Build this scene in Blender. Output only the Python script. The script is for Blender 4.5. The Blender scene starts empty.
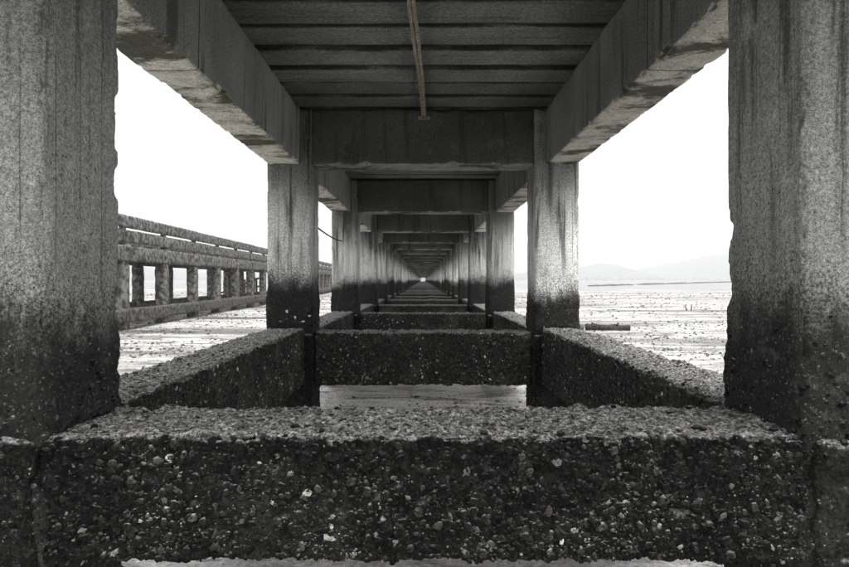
import bpy, math, random
import numpy as np
from mathutils import Vector

# ------------------------------------------------------------------ camera, sky, sun, exposure
C = 1.70                      # eye height above the mud flat
sc = bpy.context.scene
col = sc.collection
cam_d = bpy.data.cameras.new('camera'); cam = bpy.data.objects.new('camera', cam_d); col.objects.link(cam)
cam.location = (0, 0, C); cam.rotation_euler = (math.radians(90), 0, 0)
cam_d.sensor_width = 36; cam_d.lens = 602 / 849 * 36
cam_d.shift_x = 1.5 / 849; cam_d.shift_y = -3.5 / 849
cam_d.clip_start = 0.05; cam_d.clip_end = 20000
sc.camera = cam

SUN_EL, SUN_AZ = 66, 160      # azimuth clockwise from the pier's far end: behind the camera, to its right
w = bpy.data.worlds.new('World'); sc.world = w; w.use_nodes = True
nt = w.node_tree; bg = nt.nodes['Background']
sky = nt.nodes.new('ShaderNodeTexSky'); sky.sky_type = 'NISHITA'; sky.sun_disc = False
sky.sun_elevation = math.radians(SUN_EL); sky.sun_rotation = math.radians(SUN_AZ)
sky.air_density = 1.0; sky.dust_density = 6.0; sky.ozone_density = 1.0
hs = nt.nodes.new('ShaderNodeHueSaturation'); hs.inputs['Saturation'].default_value = 0.06
nt.links.new(sky.outputs[0], hs.inputs['Color']); nt.links.new(hs.outputs[0], bg.inputs['Color'])
bg.inputs['Strength'].default_value = 0.15
sun_d = bpy.data.lights.new('sun', 'SUN'); sun = bpy.data.objects.new('sun', sun_d); col.objects.link(sun)
sun_d.energy = 1.2; sun_d.angle = math.radians(18); sun_d.color = (1, .97, .93)
a, e = math.radians(SUN_AZ), math.radians(SUN_EL)
sd = Vector((math.sin(a) * math.cos(e), math.cos(a) * math.cos(e), math.sin(e)))
sun.rotation_euler = sd.to_track_quat('Z', 'Y').to_euler(); sun.location = sd * 60
sc.view_settings.view_transform = 'Standard'; sc.view_settings.look = 'None'
sc.view_settings.gamma = 1.0; sc.view_settings.exposure = 1.15
sc.render.engine = 'CYCLES'
sc.cycles.max_bounces = 6; sc.cycles.diffuse_bounces = 4; sc.cycles.volume_bounces = 1
sc.cycles.use_denoising = True

# ------------------------------------------------------------------ numpy noise
def hsh(ix, iy, iz, s):
    with np.errstate(over='ignore'):
        h = (ix.astype(np.uint32) * np.uint32(374761393) + iy.astype(np.uint32) * np.uint32(668265263)
             + iz.astype(np.uint32) * np.uint32(2147483647) + np.uint32((s * 974634777 + 12345) & 0xffffffff))
        h = (h ^ (h >> np.uint32(13))) * np.uint32(1274126177)
        h = (h ^ (h >> np.uint32(15))) * np.uint32(2246822519)
        h ^= h >> np.uint32(16)
    return h.astype(np.float64) / 4294967295.0
def vnoise(p, s=0):
    i = np.floor(p).astype(np.int64); f = p - i; u = f * f * (3 - 2 * f)
    out = 0
    for dx in (0, 1):
        wx = u[:, 0] if dx else 1 - u[:, 0]
        for dy in (0, 1):
            wy = u[:, 1] if dy else 1 - u[:, 1]
            for dz in (0, 1):
                wz = u[:, 2] if dz else 1 - u[:, 2]
                out = out + wx * wy * wz * hsh(i[:, 0] + dx, i[:, 1] + dy, i[:, 2] + dz, s)
    return out * 2 - 1
def fbm(p, o=4, s=0):
    r, am = 0, 1.0
    for k in range(o):
        r = r + am * vnoise(p * 2 ** k, s + k * 17); am *= .5
    return r
def worley(p, s=0):
    i = np.floor(p).astype(np.int64); best = np.full(len(p), 9.0)
    for dx in (-1, 0, 1):
        for dy in (-1, 0, 1):
            for dz in (-1, 0, 1):
                c = i + np.array((dx, dy, dz))
                q = np.stack([hsh(c[:, 0], c[:, 1], c[:, 2], s + k) for k in range(3)], 1) + c
                best = np.minimum(best, ((q - p) ** 2).sum(1))
    return np.sqrt(best)

# ------------------------------------------------------------------ mesh helpers
def mesh(name, V, F, mat, smooth=True):
    me = bpy.data.meshes.new(name)
    me.from_pydata(V.tolist() if hasattr(V, 'tolist') else V, [], F.tolist() if hasattr(F, 'tolist') else F)
    if smooth: me.polygons.foreach_set('use_smooth', [True] * len(me.polygons))
    me.materials.append(mat); me.update()
    return me
def put(name, me, parent=None, loc=(0, 0, 0), **props):
    o = bpy.data.objects.new(name, me); col.objects.link(o); o.location = loc
    if parent is not None: o.parent = parent
    for k, v in props.items(): o[k] = v
    return o
def empty(name, loc=(0, 0, 0), rz=0, **props):
    o = put(name, None, None, loc, **props); o.rotation_euler = (0, 0, rz); o.empty_display_size = .3
    return o
def lattice(size, step):
    """surface points of a box and its quads, shared along the edges"""
    n = [max(1, int(round(s / st))) for s, st in zip(size, step if hasattr(step, '__len__') else (step,) * 3)]
    idx = -np.ones((n[0] + 1, n[1] + 1, n[2] + 1), int)
    g = np.indices(idx.shape)
    on = np.zeros(idx.shape, bool)
    for ax in range(3): on |= (g[ax] == 0) | (g[ax] == n[ax])
    idx[on] = np.arange(on.sum())
    P = np.stack([g[ax][on] / n[ax] * size[ax] - size[ax] / 2 for ax in range(3)], 1)
    F = []
    for ax in range(3):
        for end in (0, n[ax]):
            s = np.take(idx, end, axis=ax)
            q = np.stack([s[:-1, :-1], s[1:, :-1], s[1:, 1:], s[:-1, 1:]], -1).reshape(-1, 4)
            if (end == 0) != (ax == 1): q = q[:, ::-1]
            F.append(q)
    return P, np.concatenate(F)
def surf(P, size, r, style, seed):
    """rounded, chipped, rough box surface: lattice point -> (position, normal)"""
    h = np.array(size) / 2
    Q = np.clip(P, -(h - r), h - r); D = P - Q
    L = np.linalg.norm(D, axis=1, keepdims=True); N = D / np.maximum(L, 1e-9)
    edge = np.clip((1 - np.abs(N).max(1)) / .29, 0, 1)
    X = Q + N * r
    e2 = np.clip(1 - np.sort(h - np.abs(P), axis=1)[:, 1] / .045, 0, 1) ** 1.5      # closeness to an arris
    o = seed * 7.31 + 3.7
    if style == 'crust':
        d = .006 * fbm(P * 4 + o, 2, seed) + .013 * fbm(P * 22 + o, 4, seed + 8) + .010 * (.5 - worley(P * 62 + o, seed)) - edge * (.003 + .022 * np.clip(fbm(P * 5 + o, 3, seed + 3) - .15, 0, 1))
    elif style == 'old':
        chip = np.clip(fbm(P * 4 + o, 3, seed + 2), 0, 1)
        d = .010 * fbm(P * 3 + o, 4, seed) - edge * (.003 + .045 * chip)
    elif style == 'column':
        low = np.clip((-.02 - (P[:, 2] - h[2] + 1.74)) / .25 + .35 * fbm(P * 4 + o, 2, seed + 9), 0, 1)
        chip = np.clip(fbm(P * np.array((14, 14, 9)) + o, 4, seed + 2) - .12, 0, .8)
        d = .003 * fbm(P * 6 + o, 4, seed) - edge * .003 - e2 * .06 * chip
        d = d + low * (.012 + .010 * fbm(P * 9 + o, 2, seed + 4) + .008 * fbm(P * 40 + o, 2, seed + 6) + .007 * (.5 - worley(P * 60 + o, seed)))
    elif style == 'plank':
        d = .003 * fbm(P * np.array((1.5, 9, 9)) + o, 3, seed)
    else:
        chip = np.clip(fbm(P * 12 + o, 4, seed + 2) - .1, 0, .8)
        d = .004 * fbm(P * 4 + o, 4, seed) - edge * .003 - e2 * .045 * chip
    return X + N * d[:, None], N
def rbox(size, step, r, style, seed):
    P, F = lattice(size, step)
    return surf(P, size, r, style, seed)[0], F
def plain_box(size, b=.006):
    """bevelled box for small things"""
    P, F = lattice(size, tuple(s / 3 for s in size))
    h = np.array(size) / 2
    n = np.round((P + h) / np.array(size) * 3)
    q = np.where(n == 0, -h, np.where(n == 1, -h + b * 1.5, np.where(n == 2, h - b * 1.5, h)))
    Q = np.clip(q, -(h - b), h - b); D = q - Q
    L = np.linalg.norm(D, axis=1, keepdims=True)
    return Q + D / np.maximum(L, 1e-9) * b, F
SEG = 7
def shells(P, N, rad, flat, seed):
    """low crater-topped cones: one mesh from points and normals"""
    rs = np.random.RandomState(seed); n = len(P)
    T = np.cross(N, rs.normal(size=(n, 3))); T /= np.linalg.norm(T, axis=1, keepdims=True)
    N2 = N + T * rs.normal(0, .45, (n, 1)); N2 /= np.linalg.norm(N2, axis=1, keepdims=True)
    T = np.cross(N2, T); T /= np.linalg.norm(T, axis=1, keepdims=True); B = np.cross(N2, T)
    el = rs.uniform(.55, 1, n)
    rows = []
    for rr, zz in ((1.05, -.35), (.86, .45), (.55, .70)):
        for k in range(SEG):
            an = k / SEG * 2 * math.pi
            j = rs.uniform(.55, 1.35, n)
            rows.append(P + T * (rad * rr * j * math.cos(an))[:, None] + B * (rad * rr * j * el * math.sin(an))[:, None] + N2 * (rad * zz * flat * rs.uniform(.7, 1.3, n))[:, None])
    rows.append(P + N2 * (rad * .1 * flat)[:, None])
    V = np.stack(rows, 1).reshape(-1, 3); m = 3 * SEG + 1
    base = (np.arange(n) * m)[:, None]
    quads, tris = [], []
    for k in range(SEG):
        k2 = (k + 1) % SEG
        for rg in (0, 1):
            quads.append(base + np.array([[rg * SEG + k, rg * SEG + k2, (rg + 1) * SEG + k2, (rg + 1) * SEG + k]]))
        tris.append(base + np.array([[2 * SEG + k, 2 * SEG + k2, 3 * SEG]]))
    F = np.concatenate(quads).tolist() + np.concatenate(tris).tolist()
    return V, F
def crust_on(size, r, style, seed, faces, lo=.006, hi=.018, keep=None):
    """points scattered over chosen faces of a rough box; faces = [(axis, side, count)]"""
    rs = np.random.RandomState(seed + 50); h = np.array(size) / 2; pts = []
    for ax, sd_, cnt in faces:
        p = rs.uniform(-1, 1, (cnt, 3)) * h; p[:, ax] = sd_ * h[ax]; pts.append(p)
    P = np.concatenate(pts)
    if keep is not None: P = P[keep(P, rs)]
    cl_ = fbm(P * 3.5 + seed, 3, seed + 21); P = P[cl_ > rs.uniform(-1.1, .5, len(P))]
    X, N = surf(P, size, r, style, seed)
    rad = lo + (hi - lo) * rs.uniform(0, 1, len(X)) ** 4.5
    return shells(X, N, rad, rs.uniform(.35, .9, len(X)), seed)

# ------------------------------------------------------------------ material helpers
class NT:
    def __init__(s, name):
        s.m = bpy.data.materials.new(name); s.m.use_nodes = True; s.t = s.m.node_tree
        s.b = s.t.nodes['Principled BSDF']; s.o = s.t.nodes['Material Output']
        s.g = s.t.nodes.new('ShaderNodeNewGeometry'); s.pos = s.g.outputs['Position']
        s.sx = s.t.nodes.new('ShaderNodeSeparateXYZ'); s.l(s.pos, s.sx.inputs[0]); s.z = s.sx.outputs[2]
        s.tc = s.t.nodes.new('ShaderNodeTexCoord')
    def l(s, a, b): s.t.links.new(a, b)
    def set(s, sock, v):
        if hasattr(v, 'is_linked') or isinstance(v, bpy.types.NodeSocket): s.l(v, sock)
        else: sock.default_value = v
    def math(s, op, a, b=0.0, c=None, clamp=False):
        n = s.t.nodes.new('ShaderNodeMath'); n.operation = op; n.use_clamp = clamp
        s.set(n.inputs[0], a); s.set(n.inputs[1], b)
        if c is not None: s.set(n.inputs[2], c)
        return n.outputs[0]
    def scale(s, v, vec=None):
        n = s.t.nodes.new('ShaderNodeVectorMath'); n.operation = 'MULTIPLY'
        s.l(vec or s.pos, n.inputs[0]); n.inputs[1].default_value = v
        return n.outputs[0]
    def noise(s, sc_, det=3, vec=None, rough=.55, dist=0):
        n = s.t.nodes.new('ShaderNodeTexNoise'); s.l(vec or s.pos, n.inputs['Vector'])
        n.inputs['Scale'].default_value = sc_; n.inputs['Detail'].default_value = det
        n.inputs['Roughness'].default_value = rough; n.inputs['Distortion'].default_value = dist
        return n.outputs[0]
    def vor(s, sc_, out='Distance', vec=None):
        n = s.t.nodes.new('ShaderNodeTexVoronoi'); s.l(vec or s.pos, n.inputs['Vector']); n.inputs['Scale'].default_value = sc_
        return n.outputs[out]
    def remap(s, v, a, b, c=0.0, d=1.0, smooth=True):
        n = s.t.nodes.new('ShaderNodeMapRange'); n.interpolation_type = 'SMOOTHSTEP' if smooth else 'LINEAR'
        s.set(n.inputs[0], v)
        for k, x in zip((1, 2, 3, 4), (a, b, c, d)): n.inputs[k].default_value = x
        return n.outputs[0]
    def mix(s, f, a, b):
        n = s.t.nodes.new('ShaderNodeMix'); n.data_type = 'RGBA'
        s.set(n.inputs[0], f)
        for i, v in ((6, a), (7, b)):
            if isinstance(v, (int, float)): v = (v, v, v, 1)
            elif isinstance(v, tuple) and len(v) == 3: v = v + (1,)
            s.set(n.inputs[i], v)
        return n.outputs[2]
    def mul(s, colr, f):
        n = s.t.nodes.new('ShaderNodeVectorMath'); n.operation = 'SCALE'
        s.l(colr, n.inputs[0]); s.set(n.inputs[3], f)
        return n.outputs[0]
    def bump(s, h, dist, strength=1.0, prev=None):
        n = s.t.nodes.new('ShaderNodeBump'); n.inputs['Strength'].default_value = strength; n.inputs['Distance'].default_value = dist
        s.set(n.inputs['Height'], h)
        if prev is not None: s.l(prev, n.inputs['Normal'])
        return n.outputs[0]
    def done(s, color, rough=.85, normal=None, spec=.3):
        s.set(s.b.inputs['Base Color'], color if not isinstance(color, tuple) else color + (1,))
        s.set(s.b.inputs['Roughness'], rough); s.b.inputs['Specular IOR Level'].default_value = spec
        if normal is not None: s.l(normal, s.b.inputs['Normal'])
        return s.m

def grain(m, lo=.55, hi=1.5, sc_=220):
    g = m.remap(m.noise(sc_, 3, rough=.85), .34, .66, lo * .7, hi * 1.12, False)
    g2 = m.remap(m.noise(sc_ * .36, 3, rough=.8), .34, .66, .55, 1.4, False)
    return m.math('MULTIPLY', g, g2)

def mat_column(name='tidal_column_concrete', lo=(.68, .685, .67), hi=(.17, .174, .167), boards=True):
    m = NT(name)
    z = m.math('SUBTRACT', m.z, C)
    n1 = m.noise(1.7, 4); n2 = m.noise(11, 4)
    streak = m.noise(1, 5, m.scale((17, 17, .9)), .6)
    streak2 = m.noise(1, 4, m.scale((6, 6, .5)), .6)
    oi = m.t.nodes.new('ShaderNodeObjectInfo'); rnd_ = oi.outputs['Random']
    hz = m.math('ADD', z, m.math('MULTIPLY', m.math('SUBTRACT', n1, .5), .38))
    hz = m.math('ADD', hz, m.math('MULTIPLY', m.math('SUBTRACT', rnd_, .5), .14))
    hz = m.math('ADD', hz, m.math('MULTIPLY', m.math('SUBTRACT', streak, .5), .30))
    hz = m.math('ADD', hz, m.math('MULTIPLY', m.math('SUBTRACT', n2, .5), .16))
    # clean pale band above the tide line, greyer and streaked towards the head
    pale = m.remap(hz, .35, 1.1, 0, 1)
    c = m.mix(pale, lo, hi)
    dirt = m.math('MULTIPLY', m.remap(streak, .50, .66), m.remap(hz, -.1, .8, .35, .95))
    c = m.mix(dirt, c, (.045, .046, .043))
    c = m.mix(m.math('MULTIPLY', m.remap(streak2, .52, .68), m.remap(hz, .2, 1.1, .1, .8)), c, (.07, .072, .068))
    c = m.mix(m.remap(m.noise(5, 5), .56, .72, 0, .5), c, (.30, .30, .295))
    # pits and small dark specks, thicker towards the tide line
    pit = m.vor(42)
    c = m.mix(m.math('MULTIPLY', m.remap(pit, .10, .20, 1, 0), m.remap(m.noise(3.1, 2), .45, .6)), c, (.03, .03, .03))
    sp = m.noise(95, 4, rough=.7)
    spt = m.math('ADD', sp, m.remap(hz, -.22, .42, .20, -.12))
    c = m.mix(m.remap(spt, .52, .74, 0, .9), c, (.028, .029, .027))
    if boards:
        ob = m.t.nodes.new('ShaderNodeSeparateXYZ'); m.l(m.tc.outputs['Object'], ob.inputs[0])
        u = m.math('ADD', ob.outputs[0], ob.outputs[1])
        u = m.math('ADD', u, m.math('MULTIPLY', n2, .006))
        f = m.math('ABSOLUTE', m.math('SUBTRACT', m.math('FRACT', m.math('MULTIPLY', u, 7.6)), .5))
        line = m.math('MULTIPLY', m.remap(f, .0, .035, 1, 0), m.remap(m.noise(2.3, 2), .42, .6))
        c = m.mix(m.math('MULTIPLY', line, .75), c, (.03, .03, .03))
    # tide zone: near-black film with pale flecks
    tide = m.remap(hz, -.20, .05, 1, 0)
    fleck = m.remap(m.noise(85, 3, rough=.7), .58, .72)
    dk = m.mix(fleck, (.012, .0125, .0115), (.16, .16, .15))
    dk = m.mix(m.remap(m.noise(20, 4), .55, .7, 0, .55), dk, (.06, .061, .056))
    c = m.mix(tide, c, dk)
    c = m.mul(c, m.remap(rnd_, 0, 1, .8, 1.25))
    c = m.mul(c, grain(m, .5, 1.5))
    h = m.math('ADD', m.noise(60, 6, rough=.8), m.math('MULTIPLY', tide, m.math('MULTIPLY', m.noise(75, 3), 2)))
    nrm = m.bump(h, .008, .8)
    nrm = m.bump(m.remap(pit, .08, .2), .004, .5, nrm)
    return m.done(c, .88, nrm)

def mat_soffit(name='girder_concrete', base=(.17, .176, .167), under=(.56, .535, .475)):
    m = NT(name)
    n1 = m.noise(1.3, 4); streak = m.noise(1, 5, m.scale((9, 9, .6)), .6)
    c = m.mix(m.remap(n1, .35, .7), base, tuple(x * 1.55 for x in base))
    c = m.mix(m.remap(streak, .52, .66, 0, .75), c, (.035, .036, .034))
    c = m.mix(m.remap(m.noise(7, 5), .58, .72, 0, .4), c, (.17, .172, .165))
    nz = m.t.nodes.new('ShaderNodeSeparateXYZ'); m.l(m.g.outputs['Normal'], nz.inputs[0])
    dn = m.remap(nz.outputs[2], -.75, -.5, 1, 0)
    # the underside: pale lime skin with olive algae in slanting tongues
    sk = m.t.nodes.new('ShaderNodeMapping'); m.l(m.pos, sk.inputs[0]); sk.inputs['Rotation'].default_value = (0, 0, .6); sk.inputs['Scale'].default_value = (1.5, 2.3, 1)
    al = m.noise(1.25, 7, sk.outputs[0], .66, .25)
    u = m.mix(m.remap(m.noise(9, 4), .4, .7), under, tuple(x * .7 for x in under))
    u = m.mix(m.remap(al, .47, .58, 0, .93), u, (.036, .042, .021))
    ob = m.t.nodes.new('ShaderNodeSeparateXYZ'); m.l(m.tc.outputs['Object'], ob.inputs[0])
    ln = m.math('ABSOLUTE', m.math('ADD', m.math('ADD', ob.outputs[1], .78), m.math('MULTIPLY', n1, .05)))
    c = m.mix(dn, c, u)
    c = m.mix(m.remap(ln, .004, .012, .8, 0), c, (.02, .02, .02))
    oi = m.t.nodes.new('ShaderNodeObjectInfo'); c = m.mul(c, m.remap(oi.outputs['Random'], 0, 1, .75, 1.3))
    c = m.mul(c, grain(m, .55, 1.5))
    nrm = m.bump(m.noise(45, 6, rough=.8), .010, .9)
    return m.done(c, .9, nrm)

def mat_plank():
    m = NT('deck_plank_concrete')
    gr = m.noise(1, 5, m.scale((1.1, 22, 22)), .6)
    c = m.mix(m.remap(m.noise(1.6, 4), .35, .7), (.10, .107, .098), (.17, .18, .167))
    c = m.mix(m.remap(gr, .52, .66, 0, .45), c, (.045, .047, .044))
    c = m.mix(m.remap(m.noise(6, 5), .6, .75, 0, .35), c, (.17, .178, .165))
    ob = m.t.nodes.new('ShaderNodeSeparateXYZ'); m.l(m.tc.outputs['Object'], ob.inputs[0])
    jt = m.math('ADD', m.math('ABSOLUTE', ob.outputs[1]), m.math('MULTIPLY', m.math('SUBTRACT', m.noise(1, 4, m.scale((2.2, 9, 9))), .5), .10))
    c = m.mix(m.remap(jt, .135, .178, 0, .93), c, (.010, .0105, .010))      # shade of the joint gaps painted dark along the plank edges
    oi = m.t.nodes.new('ShaderNodeObjectInfo'); c = m.mul(c, m.remap(oi.outputs['Random'], 0, 1, .75, 1.25))
    c = m.mul(c, grain(m, .6, 1.45, 110))
    return m.done(c, .9, m.bump(m.math('ADD', gr, m.noise(60, 3)), .006, .7))

def mat_crust(name='encrusted_concrete', k=1.0):
    m = NT(name)
    n = m.noise(28, 5, rough=.7)
    c = m.mix(m.remap(n, .42, .68), tuple(k * x for x in (.004, .0042, .0038)), tuple(k * x for x in (.014, .0145, .013)))
    c = m.mix(m.remap(m.noise(3, 3), .5, .7, 0, .6), c, tuple(k * x for x in (.028, .029, .0265)))
    nz = m.t.nodes.new('ShaderNodeSeparateXYZ'); m.l(m.g.outputs['Normal'], nz.inputs[0])
    up = m.remap(nz.outputs[2], .35, .85)
    silt = m.mix(m.remap(m.noise(60, 4, rough=.75), .4, .62), (.07, .07, .067), (.50, .50, .48))
    c = m.mix(m.math('MULTIPLY', up, .8), c, silt)
    fl = m.vor(95, 'Color'); s3 = m.t.nodes.new('ShaderNodeSeparateColor'); m.l(fl, s3.inputs[0])
    c = m.mix(m.math('MULTIPLY', m.remap(s3.outputs[0], .94, .96), m.remap(m.vor(95), .25, .4, 1, 0)), c, (.20, .20, .18))
    c = m.mix(m.remap(m.noise(75, 4, rough=.75), .56, .70, 0, .75), c, tuple(min(.2, k * x) for x in (.075, .076, .070)))
    c = m.mul(c, grain(m, .5, 1.6, 160))
    nrm = m.bump(m.math('ADD', m.noise(45, 5, rough=.75), m.math('MULTIPLY', m.vor(70), -1)), .012, .9)
    return m.done(c, m.remap(m.noise(50, 3), .4, .6, .6, .95), nrm, .16)

def mat_shell(name='barnacle_shell', f=1.0):
    m = NT(name)
    r = m.g.outputs['Random Per Island']
    cr = m.t.nodes.new('ShaderNodeValToRGB'); m.l(r, cr.inputs[0]); k = cr.color_ramp
    k.elements[0].position = 0; k.elements[0].color = (.006, .006, .0057, 1)
    k.elements[1].position = 1; k.elements[1].color = (.55, .54, .46, 1)
    for p, v in ((.45, (.008, .0083, .0076)), (.85, (.036, .037, .034)), (.975, (.12, .117, .10))):
        el = k.elements.new(p); el.color = tuple(min(.5, f * x) for x in v) + (1,)
    nz = m.t.nodes.new('ShaderNodeSeparateXYZ'); m.l(m.g.outputs['Normal'], nz.inputs[0])
    silt = m.mix(r, (.05, .05, .047), (.42, .42, .40))
    c = m.mix(m.remap(nz.outputs[2], .45, .85, 0, .8), cr.outputs[0], silt)
    c = m.mul(c, m.remap(m.noise(3.2, 4), .36, .64, .25, 1.35))
    c = m.mul(c, grain(m, .45, 1.5, 190))
    return m.done(c, .8, m.bump(m.noise(130, 4, rough=.7), .004, .8), .16)

def mat_simple(name, a, b, sc_=8, rough=.85, bsc=40, bd=.006, vec=None, gr=True):
    m = NT(name); v = m.scale(vec) if vec else None
    c = m.mix(m.remap(m.noise(sc_, 5, v), .35, .68), a, b)
    if gr: c = m.mul(c, grain(m))
    return m.done(c, rough, m.bump(m.noise(bsc, 4), bd, .7))

def mat_sand():
    m = NT('wet_mud_sand')
    st = m.scale((.22, 1.0, 1))
    n = m.noise(.35, 5, st, .6); n2 = m.noise(2.2, 5, m.scale((.35, 1.3, 1)), .65)
    c = m.mix(m.remap(n, .42, .62), (.50, .495, .475), (.16, .158, .15))
    c = m.mix(m.remap(n2, .50, .62, 0, .8), c, (.085, .084, .078))
    c = m.mix(m.remap(m.noise(9, 5, m.scale((.4, 1.2, 1)), .7), .56, .64, 0, .85), c, (.04, .04, .037))
    c = m.mix(m.remap(m.noise(30, 4, rough=.7), .58, .66, 0, .8), c, (.04, .04, .037))
    wet = m.remap(m.noise(.5, 4, st), .46, .56)
    c = m.mul(c, grain(m, .7, 1.3, 60))
    rough = m.remap(wet, 0, 1, .85, .3)
    nrm = m.bump(m.math('ADD', m.noise(5, 5, m.scale((.4, 1, 1))), m.math('MULTIPLY', m.noise(40, 3), .25)), .02, .55)
    return m.done(c, rough, nrm, .3)

def mat_water():
    m = NT('still_water')
    m.b.inputs['IOR'].default_value = 1.33
    h = m.math('ADD', m.noise(1.1, 3, m.scale((.5, 1.6, 1))), m.noise(.12, 2))
    return m.done((.16, .165, .165), .12, m.bump(h, .01, .35), .5)

M_COL = mat_column(); M_COL0 = mat_column('darkened_column_concrete', (.22, .223, .216), (.125, .128, .122)); M_GIR = mat_soffit(); M_PLK = mat_plank(); M_CRU = mat_crust(); M_SHL = mat_shell(); M_CRU2 = mat_crust('lightened_encrusted_concrete', 2.6); M_SHL2 = mat_shell('lightened_barnacle_shell', 5.0)  # inner crust and shell copies lightened, front columns darkened, to offset uneven light
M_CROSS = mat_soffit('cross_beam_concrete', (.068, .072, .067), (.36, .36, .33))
M_OLD = mat_simple('weathered_pier_concrete', (.03, .031, .029), (.20, .20, .19), 6)
M_OLDLOW = mat_simple('tidal_sill_concrete', (.02, .02, .019), (.12, .12, .11), 7, bd=.02)
M_RUST = mat_simple('rusted_strip', (.17, .142, .12), (.29, .25, .21), 22, .8, 70, .003, gr=True)
M_CABLE = mat_simple('black_cable_sheath', (.02, .02, .02), (.035, .035, .035), gr=False)
M_WOOD = mat_simple('waterlogged_wood', (.012, .012, .011), (.05, .048, .043), 14, .85, 40, .02)
M_STONE = mat_simple('shore_stone', (.03, .03, .028), (.13, .13, .12), 5)
M_SAND = mat_sand(); M_WATER = mat_water()
M_HILL = mat_simple('wooded_hill', (.05, .06, .05), (.09, .10, .085), .004, .95, .05, 1, gr=False)
M_WOODS = mat_simple('distant_foliage', (.04, .05, .04), (.09, .10, .08), .05, .95, .3, .5, gr=False)

# ------------------------------------------------------------------ ground, water, far shore
def graded(a, b, dens):
    v = [a]
    while v[-1] < b: v.append(v[-1] + dens(v[-1]))
    v[-1] = b
    return np.array(v)
gx = graded(0, 6000, lambda t: .07 + max(0, t - 14) * .06)
gx = np.concatenate([-gx[:0:-1], gx])
gy = np.concatenate([-graded(0, 3000, lambda t: .4 + t * .12)[:0:-1], graded(0, 9000, lambda t: .07 + max(0, t - 12) * .018)])
GX, GY = np.meshgrid(gx, gy, indexing='ij')
PX = np.stack([GX.ravel(), GY.ravel(), 0 * GX.ravel()], 1)
def ground_z(p):
    near = np.exp(-np.abs(p[:, 1]) / 60)
    q = p * np.array((.35, 1, 1))
    zz = .030 * fbm(q * .33, 3, 2) + near * (.016 * fbm(q * 2.3, 3, 5) + .006 * fbm(p * 6, 2, 8))
    zz += .035 * np.clip(fbm(q * np.array((.12, .10, 1)), 2, 12), -1, 1) * np.clip(p[:, 1] / 30, 0, 1)
    sl = np.clip((p[:, 1] - 82) / 60, 0, 1)
    return zz - .10 * sl - .6 * np.clip((p[:, 1] - 130) / 60, 0, 1) + 0.0
PX[:, 2] = ground_z(PX)
nx_, ny_ = len(gx), len(gy)
I = np.arange(nx_ * ny_).reshape(nx_, ny_)
GF = np.stack([I[:-1, :-1], I[1:, :-1], I[1:, 1:], I[:-1, 1:]], -1).reshape(-1, 4)
put('ground', mesh('ground', PX, GF, M_SAND), kind='structure')
wv = np.array([(-6000, 24, 0), (6000, 24, 0), (6000, 9000, 0), (-6000, 9000, 0)], float)
put('water', mesh('water', wv, np.array([[0, 1, 2, 3]]), M_WATER, False), loc=(0, 0, -.052), kind='structure')

def px(x, depth): return (x - 423) / 602 * depth
hx = np.linspace(-3600, 3600, 150); hy = np.linspace(2300, 3400, 26)
HX, HY = np.meshgrid(hx, hy, indexing='ij')
ridge = np.clip((HY - 2300) / 350, 0, 1) ** .7 * np.clip((3400 - HY) / 500, 0, 1) ** .6
def gs(c, wd, h): return h * np.exp(-((HX - c) / wd) ** 2)
prof = 22 + gs(px(604, 2700), 120, 38) + gs(px(560, 2700), 260, 22) + gs(px(770, 2700), 330, 118) + gs(px(690, 2700), 150, 30) + gs(px(1000, 2700), 500, 120) + gs(-1500, 500, 40) + gs(-2700, 500, 110)
HP = np.stack([HX.ravel(), HY.ravel(), 0 * HX.ravel()], 1)
hz_ = (prof * ridge).ravel() * (1 + .18 * fbm(HP / 260, 4, 31)) - 2
HP[:, 2] = hz_
I = np.arange(150 * 26).reshape(150, 26)
put('hills', mesh('hills', HP, np.stack([I[:-1, :-1], I[1:, :-1], I[1:, 1:], I[:-1, 1:]], -1).reshape(-1, 4), M_HILL), kind='structure')
rs = np.random.RandomState(4)
n = 1500
TP = np.stack([rs.uniform(-2300, 2600, n), rs.uniform(2262, 2300, n), np.zeros(n)], 1)
TV, TF = shells(TP, np.tile((0, 0, 1.), (n, 1)), rs.uniform(5, 12, n), rs.uniform(1.0, 1.9, n), 9)
put('shore_wood', mesh('shore_wood', TV, TF, M_WOODS), kind='stuff', label='thin line of far trees along the opposite shore', category='trees')

# ------------------------------------------------------------------ the pier overhead
S = 4.30; Y0 = 1.79; CW = .45; WI = 1.13; NB = 70; TOP = 1.74
XC = WI + CW / 2
def row_y(r): return Y0 + S * r
pier = empty('pier', (0, 0, 0), label='concrete pier seen from beneath, its column rows running straight to the far opening', category='pier')
COLH = TOP + C + .25           # from below the mud to the deck
col_mesh = {}
def column_mesh(step, seed):
    k = (step, seed)
    if k not in col_mesh:
        V, F = rbox((CW, CW, COLH), step, .012, 'column', seed)
        col_mesh[k] = mesh('column', V, F, M_COL0 if step == .011 else M_COL)
    return col_mesh[k]
def cached(store, k, name, size, step, r, style, seed, mat):
    if k not in store:
        V, F = rbox(size, step, r, style, seed); store[k] = mesh(name, V, F, mat)
    return store[k]
ST = {}; rj = random.Random(77)
def tie_top(r): return -(.465, .535, .58)[max(r, 0)] if r < 3 else -.60
def tie_bot(r): return -.836 if r <= 0 else -1.07
def sill_top(r): return -(.49, .545)[max(r, 0)] if r < 2 else -.585
GL = S - CW
RB = 0                         # the pier's first row, just ahead of the camera
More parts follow.
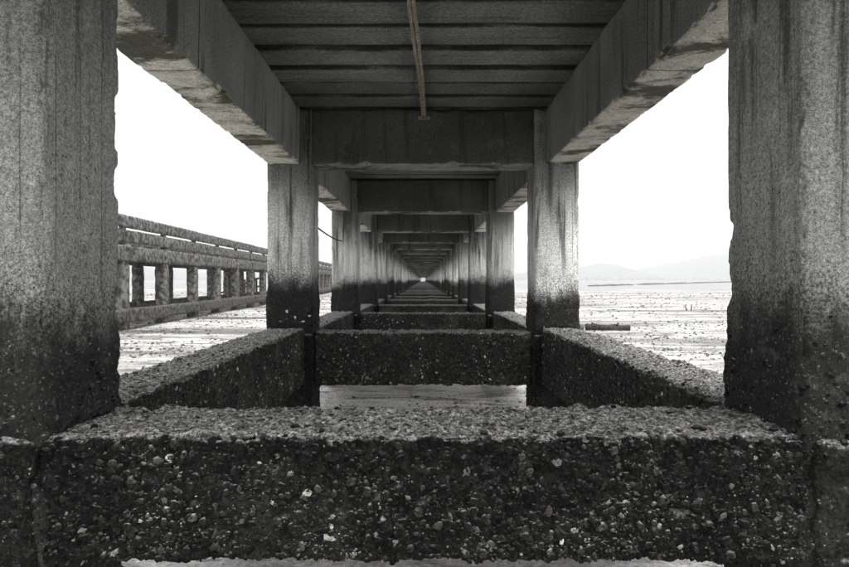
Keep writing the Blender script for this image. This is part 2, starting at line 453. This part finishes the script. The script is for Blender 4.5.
for r in range(RB, NB):
    y = row_y(r)
    step = .15 if r < 0 else .011 if r == 0 else .022 if r == 1 else .04 if r < 5 else (.15, .15, .12)
    for sgn in (-1, 1):
        sd_ = (r * 2 + (sgn > 0) + 1) if 0 <= r < 5 else 20 + (r % 3)
        c = put('column', column_mesh(step, sd_), pier, (sgn * XC, y + CW / 2, C + TOP - COLH / 2))
        if 0 <= r < 2:
            kp = (lambda P, q: P[:, 2] - COLH / 2 + TOP < -.02 - .55 * q.uniform(0, 1, len(P)) ** .55)
            cnt = 5200 if r == 0 else 3000
            V, F = crust_on((CW, CW, COLH), .012, 'column', sd_, [(1, -1, cnt), (0, -sgn, cnt)], .004, .013 if r == 0 else .016, kp)
            put('barnacle_crust', mesh('barnacle_crust', V, F, M_SHL), c, kind='stuff')
        if 0 <= r < 4:
            bh = C + tie_top(r) - (.004 if r == 0 else .02) + .2
            bsz = (CW + .05, CW + .06, bh)
            b = put('column_base', cached(ST, ('base', r, sgn if r < 2 else 0), 'column_base', bsz, .014 if r == 0 else .03, .014, 'crust', 60 + r * 2 + (sgn > 0), M_CRU), pier,
                    (sgn * (XC + (.042 if r == 0 else .02)), y + CW / 2 - .005, C + tie_top(r) - (.004 if r == 0 else .02) - bh / 2))
            if r == 0:
                V, F = crust_on(bsz, .014, 'crust', 60 + (sgn > 0), [(1, -1, 3000), (0, -sgn, 900), (2, 1, 900)], .003, .014)
                put('barnacle_crust', mesh('barnacle_crust', V, F, M_SHL), b, kind='stuff')
    # lower tie beam across the pier
    tw = .37; th = tie_top(r) - tie_bot(r)
    if r == 0: tw = .41
    tsz = (2 * WI + .0 if r == 0 else 2 * WI - .05 if r < 4 else 2 * WI + .04, tw, th)
    tie = put('tie_beam', cached(ST, ('tie', r if 0 <= r < 4 else (9 if r > 0 else 8)), 'tie_beam', tsz, .0115 if r == 0 else .022 if r == 1 else .04 if 0 < r < 4 else (.3, .12, .12), .014, 'crust', 90 + max(0, min(r, 4)), M_CRU if r == 0 else M_CRU2), pier,
              (0, y + (-.005 if r == 0 else .035) + tw / 2, C + (tie_top(r) + tie_bot(r)) / 2))
    if 0 <= r < 3:
        fc = [[(1, -1, 13000), (2, 1, 1800), (2, -1, 300)], [(1, -1, 3800), (2, 1, 1500)], [(1, -1, 2200), (2, 1, 900)]][r]
        V, F = crust_on(tsz, .014, 'crust', 90 + r, fc, .003, (.017, .018, .02)[r])
        put('barnacle_crust', mesh('barnacle_crust', V, F, M_SHL if r == 0 else M_SHL2), tie, kind='stuff')
    # upper cross beam
    csz = (2 * WI + .04, .37, TOP - 1.172)
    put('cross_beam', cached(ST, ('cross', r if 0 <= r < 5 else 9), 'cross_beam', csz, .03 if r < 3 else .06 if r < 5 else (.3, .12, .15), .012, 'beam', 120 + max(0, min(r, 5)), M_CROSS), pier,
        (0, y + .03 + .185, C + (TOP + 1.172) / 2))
    if r > 1:
        for o in (pier.children[-1], tie): o.location.z += rj.uniform(-.022, .022); o.rotation_euler.y = rj.uniform(-.006, .006)
    if r == NB - 1: break
    yc = y + CW + GL / 2
    for sgn in (-1, 1):
        gsz = (.315, GL + .03, TOP + .01 - 1.17)
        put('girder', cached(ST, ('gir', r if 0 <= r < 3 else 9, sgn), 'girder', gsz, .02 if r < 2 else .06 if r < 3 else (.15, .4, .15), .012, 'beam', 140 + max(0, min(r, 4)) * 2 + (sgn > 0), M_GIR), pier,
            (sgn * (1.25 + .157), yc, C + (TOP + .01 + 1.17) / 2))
        ssz = (.36, GL - .0, sill_top(r) + 1.05)
        sl = put('sill_beam', cached(ST, ('sill', r if 0 <= r < 3 else (9 if r > 0 else 8), sgn), 'sill_beam', ssz, .017 if r == 0 else .03 if r < 3 else (.12, .4, .12), .014, 'crust', 170 + max(0, min(r, 4)) * 2 + (sgn > 0), M_CRU2), pier,
            (sgn * (1.20 + .18), yc, C + (sill_top(r) - 1.05) / 2))
        if 0 <= r < 2:
            V, F = crust_on(ssz, .014, 'crust', 170 + r * 2 + (sgn > 0), [(0, -sgn, 5000 if r == 0 else 2200), (2, 1, 3600 if r == 0 else 1400)], .003, .014)
            put('barnacle_crust', mesh('barnacle_crust', V, F, M_SHL2), sl, kind='stuff')
# unseen overhang added to the deck to shade the first row
for sgn in (-1, 1):
    V, F = rbox((.315, 1.3, TOP + .01 - 1.17), .1, .012, 'beam', 160 + sgn); put('girder', mesh('girder', V, F, M_GIR), pier, (sgn * 1.407, Y0 - .64, C + (TOP + .01 + 1.17) / 2))
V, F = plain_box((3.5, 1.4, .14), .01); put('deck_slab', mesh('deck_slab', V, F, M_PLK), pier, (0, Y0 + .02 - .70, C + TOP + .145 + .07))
M_LIMP = mat_simple('white_limpet', (.55, .55, .52), (.75, .75, .72), 60, gr=False)
kids = [o for o in pier.children if o.name.startswith('column') and not o.name.startswith('column_')]
for own, P_, N_, rd in ((0, [(-1.121, 2.166, -.33)], (1, 0, 0), .010), (2, [(-1.373, 6.075, -.318), (-1.29, 6.075, -.379), (-1.21, 6.075, -.42), (-1.145, 6.075, -.364)], (0, -1, 0), .017)):
    for q, p in enumerate(P_):
        V, F = shells(np.zeros((1, 3)), np.array([N_], float), np.array([rd]), np.array([.9]), 400 + q + own)
        put('limpet', mesh('limpet', V, F, M_LIMP), kids[own], Vector(p) + Vector((0, 0, C)) - kids[own].location)
# deck: planks laid across the girders, topping above them
NP = 11; PW = S / NP
rnd = random.Random(5)
plank_me = []
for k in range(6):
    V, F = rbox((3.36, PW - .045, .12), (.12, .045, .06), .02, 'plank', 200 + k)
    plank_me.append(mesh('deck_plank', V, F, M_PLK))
lowV, lowF = plain_box((3.36, PW - .012, .12), .01)
restV, restF = [], []
for r in range(RB - 1, NB - 1):  # starts early, to plank the unseen shading overhang
    for k in range(NP):
        if r < RB and k < 8: continue
        y = row_y(r) + .03 + PW * (k + .5)
        zz = C + TOP + .012 + .06 + rnd.uniform(-.022, .012)
        if -1 <= r < 26:
            o = put('deck_plank', plank_me[rnd.randrange(6)], pier, (rnd.uniform(-.02, .02), y, zz))
            o.rotation_euler = (rnd.uniform(-.02, .02), rnd.uniform(-.002, .002), rnd.choice((0, math.pi)) + rnd.uniform(-.003, .003))
        else:
            restF.append(lowF + len(lowV) * len(restV)); restV.append(lowV + np.array((0, y, zz)))
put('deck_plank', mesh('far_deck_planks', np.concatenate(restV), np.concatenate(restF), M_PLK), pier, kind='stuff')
for r in range(RB, NB - 1):
    V, F = plain_box((3.5, S - .004, .14), .01)
    key = ('slab',)
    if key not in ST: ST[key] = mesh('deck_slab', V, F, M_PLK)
    put('deck_slab', ST[key], pier, (0, row_y(r) + .03 + S / 2, C + TOP + .145 + .07))

# ------------------------------------------------------------------ the neighbouring pier
OS = 3.53; ON = 34; K0 = -4
ang = math.radians(2.19)
old = empty('pier', (px(162, 24), 24, 0), ang, label='low weathered concrete pier with slotted parapet standing on the flat at left', category='pier')
OW = -2.45
om = {}
def old_part(name, key, size, step, seed, mat, loc, style='old', r=.02):
    if key not in om:
        V, F = rbox(size, step, r, style, seed); om[key] = mesh(name, V, F, mat)
    return put(name, om[key], old, loc)
rn = random.Random(9)
for k in range(K0, ON):
    y = k * OS; v = k % 3
    for side, x in ((1, 0.0), (-1, OW)):
        old_part('column', ('c', v), (.42, .42, C + .75), .08, 300 + v, M_OLD, (x, y, (C + .75) / 2 - .1), r=.03)
        old_part('fascia_beam', ('f', v), (.34, OS - .43, .54), (.12, .12, .09), 310 + v, M_OLD, (x + .03 * side, y + OS / 2, C + .92))
        old_part('column_head', ('h', v), (.40, .46, .57), .08, 320 + v, M_OLD, (x + .035 * side, y, C + .92))
        o = old_part('sill_beam', ('s', v), (.40, OS - .02, .46), .07, 330 + v, M_OLDLOW, (x + .16 * side, y + OS / 2, C - 1.22), 'old', .05)
        o.rotation_euler = (rn.uniform(-.008, .008), 0, 0)
        xr = x + .12 * side
        old_part('lower_rail', ('lr', v), (.14, OS - .02, .43), (.07, .15, .09), 340 + v, M_OLD, (xr, y + OS / 2, C + 1.485 + rn.uniform(-.012, .012)))
        old_part('top_rail', ('tr', v), (.18, OS - .02, .42), (.07, .15, .09), 350 + v, M_OLD, (xr, y + OS / 2, C + 2.0 + rn.uniform(-.012, .012)))
        old_part('rail_post', ('rp', 0), (.17, .24, .93), (.06, .08, .12), 360, M_OLD, (xr - .075 * side, y, C + 1.66))
    old_part('cross_beam', ('x', v), (-OW - .42, .34, .46), (.15, .12, .12), 370 + v, M_OLD, (OW / 2, y, C + .93))
    old_part('tie_beam', ('t', v), (-OW - .42, .30, .40), .12, 380 + v, M_OLDLOW, (OW / 2, y, C - 1.24), 'old', .05)
    old_part('deck_slab', ('d', 0), (-OW + .10, OS - .01, .16), (.4, .5, .08), 390, M_OLD, (OW / 2, y + OS / 2, C + 1.17))

# ------------------------------------------------------------------ small things
def tube(pts, rad, seg=8, cap=True):
    pts = [Vector(p) for p in pts]; V, F = [], []
    rad = rad if hasattr(rad, '__len__') else [rad] * len(pts)
    for i, p in enumerate(pts):
        d = (pts[min(i + 1, len(pts) - 1)] - pts[max(i - 1, 0)]).normalized()
        a_ = d.cross(Vector((0, 0, 1)) if abs(d.z) < .9 else Vector((1, 0, 0))).normalized(); b_ = d.cross(a_)
        for k in range(seg):
            t = 2 * math.pi * k / seg
            V.append(tuple(p + (a_ * math.cos(t) + b_ * math.sin(t)) * rad[i]))
    for i in range(len(pts) - 1):
        for k in range(seg):
            k2 = (k + 1) % seg
            F.append((i * seg + k, i * seg + k2, (i + 1) * seg + k2, (i + 1) * seg + k))
    if cap:
        F.append(tuple(range(seg))[::-1]); F.append(tuple((len(pts) - 1) * seg + k for k in range(seg)))
    return V, F
# rusted double strip hung under the deck
hang = empty('hanging_strip', (0, 4.7, C + 1.70), label='rusted brown double strip hanging under the deck in the first bay', category='metal strip')
def strip_bar(off, seed):
    rr = random.Random(seed); V, F = [], []
    nn = 26
    for i in range(nn):
        t = i / (nn - 1); y = 2.35 + t * (6.12 - 2.35)
        x = -.107 + t * .118 + off + .004 * math.sin(t * 9 + seed) + rr.uniform(-.0015, .0015)
        z = 1.690 - .012 * math.sin(t * 5) + rr.uniform(-.002, .002) - (.02 * max(0, t - .9) / .1)
        hw, hh = .0115 * rr.uniform(.85, 1.1), .012
        for dx, dz in ((-hw, -hh), (hw, -hh), (hw, hh), (-hw, hh)): V.append((x + dx, y - 4.7, z + dz - 1.70))
    for i in range(nn - 1):
        for k in range(4):
            F.append((i * 4 + k, i * 4 + (k + 1) % 4, i * 4 + 4 + (k + 1) % 4, i * 4 + 4 + k))
    F += [(3, 2, 1, 0), tuple((nn - 1) * 4 + k for k in range(4))]
    return V, F
for off, sd_ in ((-.0135, 1), (.0135, 2)):
    V, F = strip_bar(off, sd_); put('strip', mesh('strip', V, F, M_RUST, False), hang)
V, F = plain_box((.12, .016, .035), .004); put('end_plate', mesh('end_plate', V, F, M_RUST, False), hang, (.012, 1.415, -.055))
for i, yy in enumerate((-1.9, -.6, .55)):
    V, F = plain_box((.075, .02, .006), .002); put('clip', mesh('clip', V, F, M_RUST, False), hang, (-.107 + .118 * (yy + 2.35) / 3.77, yy, -.024))
    V, F = plain_box((.012, .012, .06), .002); put('hanger', mesh('hanger', V, F, M_RUST, False), hang, (-.107 + .118 * (yy + 2.35) / 3.77, yy, .032))
# cable looping between the left-hand columns
pts = []
for i in range(25):
    t = i / 24
    pts.append((-1.19 - .22 * t, 6.54 + t * 3.86, C + .605 + .07 * t - .12 * t * (1 - t)))
V, F = tube(pts, .009); put('cable', mesh('cable', V, F, M_CABLE), label='thin dark cable sagging between the second and third left columns', category='cable')
# log on the flat to the right
def log(name, loc, length, rad, rz, label):
    nn = 22; rr = random.Random(3); V, F = [], []
    pts = [((i / (nn - 1) - .5) * length, .03 * math.sin(i * .5), .02 * math.sin(i * .33)) for i in range(nn)]
    rads = [rad * (1 + .16 * math.sin(i * 1.7) * .5 + rr.uniform(-.08, .08)) * (1.05 - .2 * i / nn) for i in range(nn)]
    V, F = tube(pts, rads, 12)
    P = np.array(V); P += .22 * rad * np.stack([fbm(P * 9 + k, 3, 40 + k) for k in range(3)], 1)
    t = empty(name, loc, rz, label=label, category='log')
    put('trunk', mesh('trunk', P, F, M_WOOD), t)
    V, F = tube([(length * .2, 0, rad * .6), (length * .21, -.03, rad * 1.1), (length * .22, -.05, rad * 1.25)], [.04, .035, .025], 7); put('branch_stub', mesh('branch_stub', V, F, M_WOOD), t)
    V, F = tube([(-length * .34, 0, rad * .6), (-length * .36, .03, rad * 1.5)], [.04, .03], 7); put('branch_stub', mesh('branch_stub', V, F, M_WOOD), t)
ly = 20.0
log('driftwood_log', (px(608, ly), ly, .10), 1.42, .12, -.12, 'dark waterlogged log lying on the mud flat to the right')
# stakes
for i, (x, d, hgt, tilt, lb) in enumerate(((687, 33, .32, -.35, 'short dark stick leaning left in the mud, left of two'), (691, 33.4, .36, .12, 'short dark stick upright in the mud, right of two'))):
    V, F = tube([(0, 0, -.1), (tilt * hgt * .5, 0, hgt * .5), (tilt * hgt, .02, hgt)], [.035, .03, .02], 7)
    put('mud_stick', mesh('mud_stick', V, F, M_WOOD), None, (px(x, d), d, 0), label=lb, category='stick')
# broken wooden trestle beyond the old pier
tx, ty = px(254, 52), 52
tr = empty('wooden_trestle', (tx - .9, ty, 0), .2, label='broken wooden trestle with a diagonal brace behind the left pier', category='trestle')
for nm, pts, rd in (('post', [(-1.0, 0, -.3), (-1.0, 0, 1.5)], .09), ('post', [(.1, 0, -.3), (.1, 0, 1.75)], .09), ('post', [(1.1, .1, -.3), (1.05, .1, 1.9)], .09),
                    ('brace', [(-2.0, -.12, .55), (1.5, -.12, 1.95)], .075), ('rail', [(-1.2, .12, 1.05), (1.3, .12, 1.15)], .07)):
    V, F = tube(pts, rd, 8); put(nm, mesh(nm, V, F, M_WOOD), tr)
# stone on the sill by the second right column
def stone_mesh(seed, s=(1, 1, .6)):
    P, F = lattice((2, 2, 2), .5); P = P / np.linalg.norm(P, axis=1, keepdims=True)
    P = P * (1 + .28 * fbm(P * 1.3 + seed, 2, seed))[:, None] * np.array(s)
    return P, F
V, F = stone_mesh(3); o = put('stone', mesh('stone', V, F, M_STONE), None, (1.60, 6.35, C - .535 + .03), label='small dark stone on the ledge at foot of second right column', category='stone'); o.scale = (.09, .07, .06)
# line of rocks far out in the water
bund = empty('rock_bund', (38, 157, 0), label='thin broken line of dark rocks crossing the bright water at right', category='rock line')
bm_ = [mesh('rock', *stone_mesh(10 + k), M_STONE) for k in range(4)]
rb = random.Random(21)
for i in range(120):
    t = (i + rb.uniform(0, .8)) / 120
    if math.sin(t * 47) > .72: continue
    o = put('rock', bm_[i % 4], bund, (t * 225, t * 345, -.05)); s_ = rb.uniform(.8, 1.5) * (1 + 1.3 * t)
    o.scale = (s_ * 1.6, s_, s_ * .42); o.rotation_euler = (0, 0, rb.uniform(0, 6))
# pebbles, shell and weed scraps over the flat
rs = np.random.RandomState(11); n = 42000
d = 6.5 * np.exp(rs.uniform(0, 1, n) * 2.5); x = rs.uniform(-.62, .62, n) * d
P = np.stack([x, d, 0 * d], 1)
cl = fbm(P * np.array((.25, .8, 1)), 3, 77); k_ = cl > rs.uniform(-.7, .5, n)
k_ &= ~((np.abs(P[:, 0]) < 1.6) & (rs.uniform(0, 1, n) < .5))
P = P[k_]; P[:, 2] = ground_z(P) + .002
V, F = shells(P, np.tile((0, 0, 1.), (len(P), 1)), .006 + .040 * rs.uniform(0, 1, len(P)) ** 6 * (P[:, 1] / 14) ** .5 + .00035 * P[:, 1], rs.uniform(.5, 1.0, len(P)), 12)
put('pebbles', mesh('pebbles', V, F, M_STONE), kind='stuff', label='scattered dark pebbles and shell scraps on the mud flat', category='pebbles')

# ------------------------------------------------------------------ air
V, F = plain_box((9000, 5000, 262), 1)
hz_m = bpy.data.materials.new('coastal_haze'); hz_m.use_nodes = True; t = hz_m.node_tree; t.nodes.clear()
out = t.nodes.new('ShaderNodeOutputMaterial'); pv = t.nodes.new('ShaderNodeVolumePrincipled')
pv.inputs['Color'].default_value = (.93, .94, .95, 1); pv.inputs['Density'].default_value = .0005; pv.inputs['Anisotropy'].default_value = .2
t.links.new(pv.outputs[0], out.inputs['Volume'])
P, F = lattice((9000, 5000, 262), (9000, 5000, 262))
put('haze', mesh('haze', P, F, hz_m, False), None, (0, 1800, 131 - 3), kind='stuff', label='pale coastal haze filling the air over the bay', category='haze')
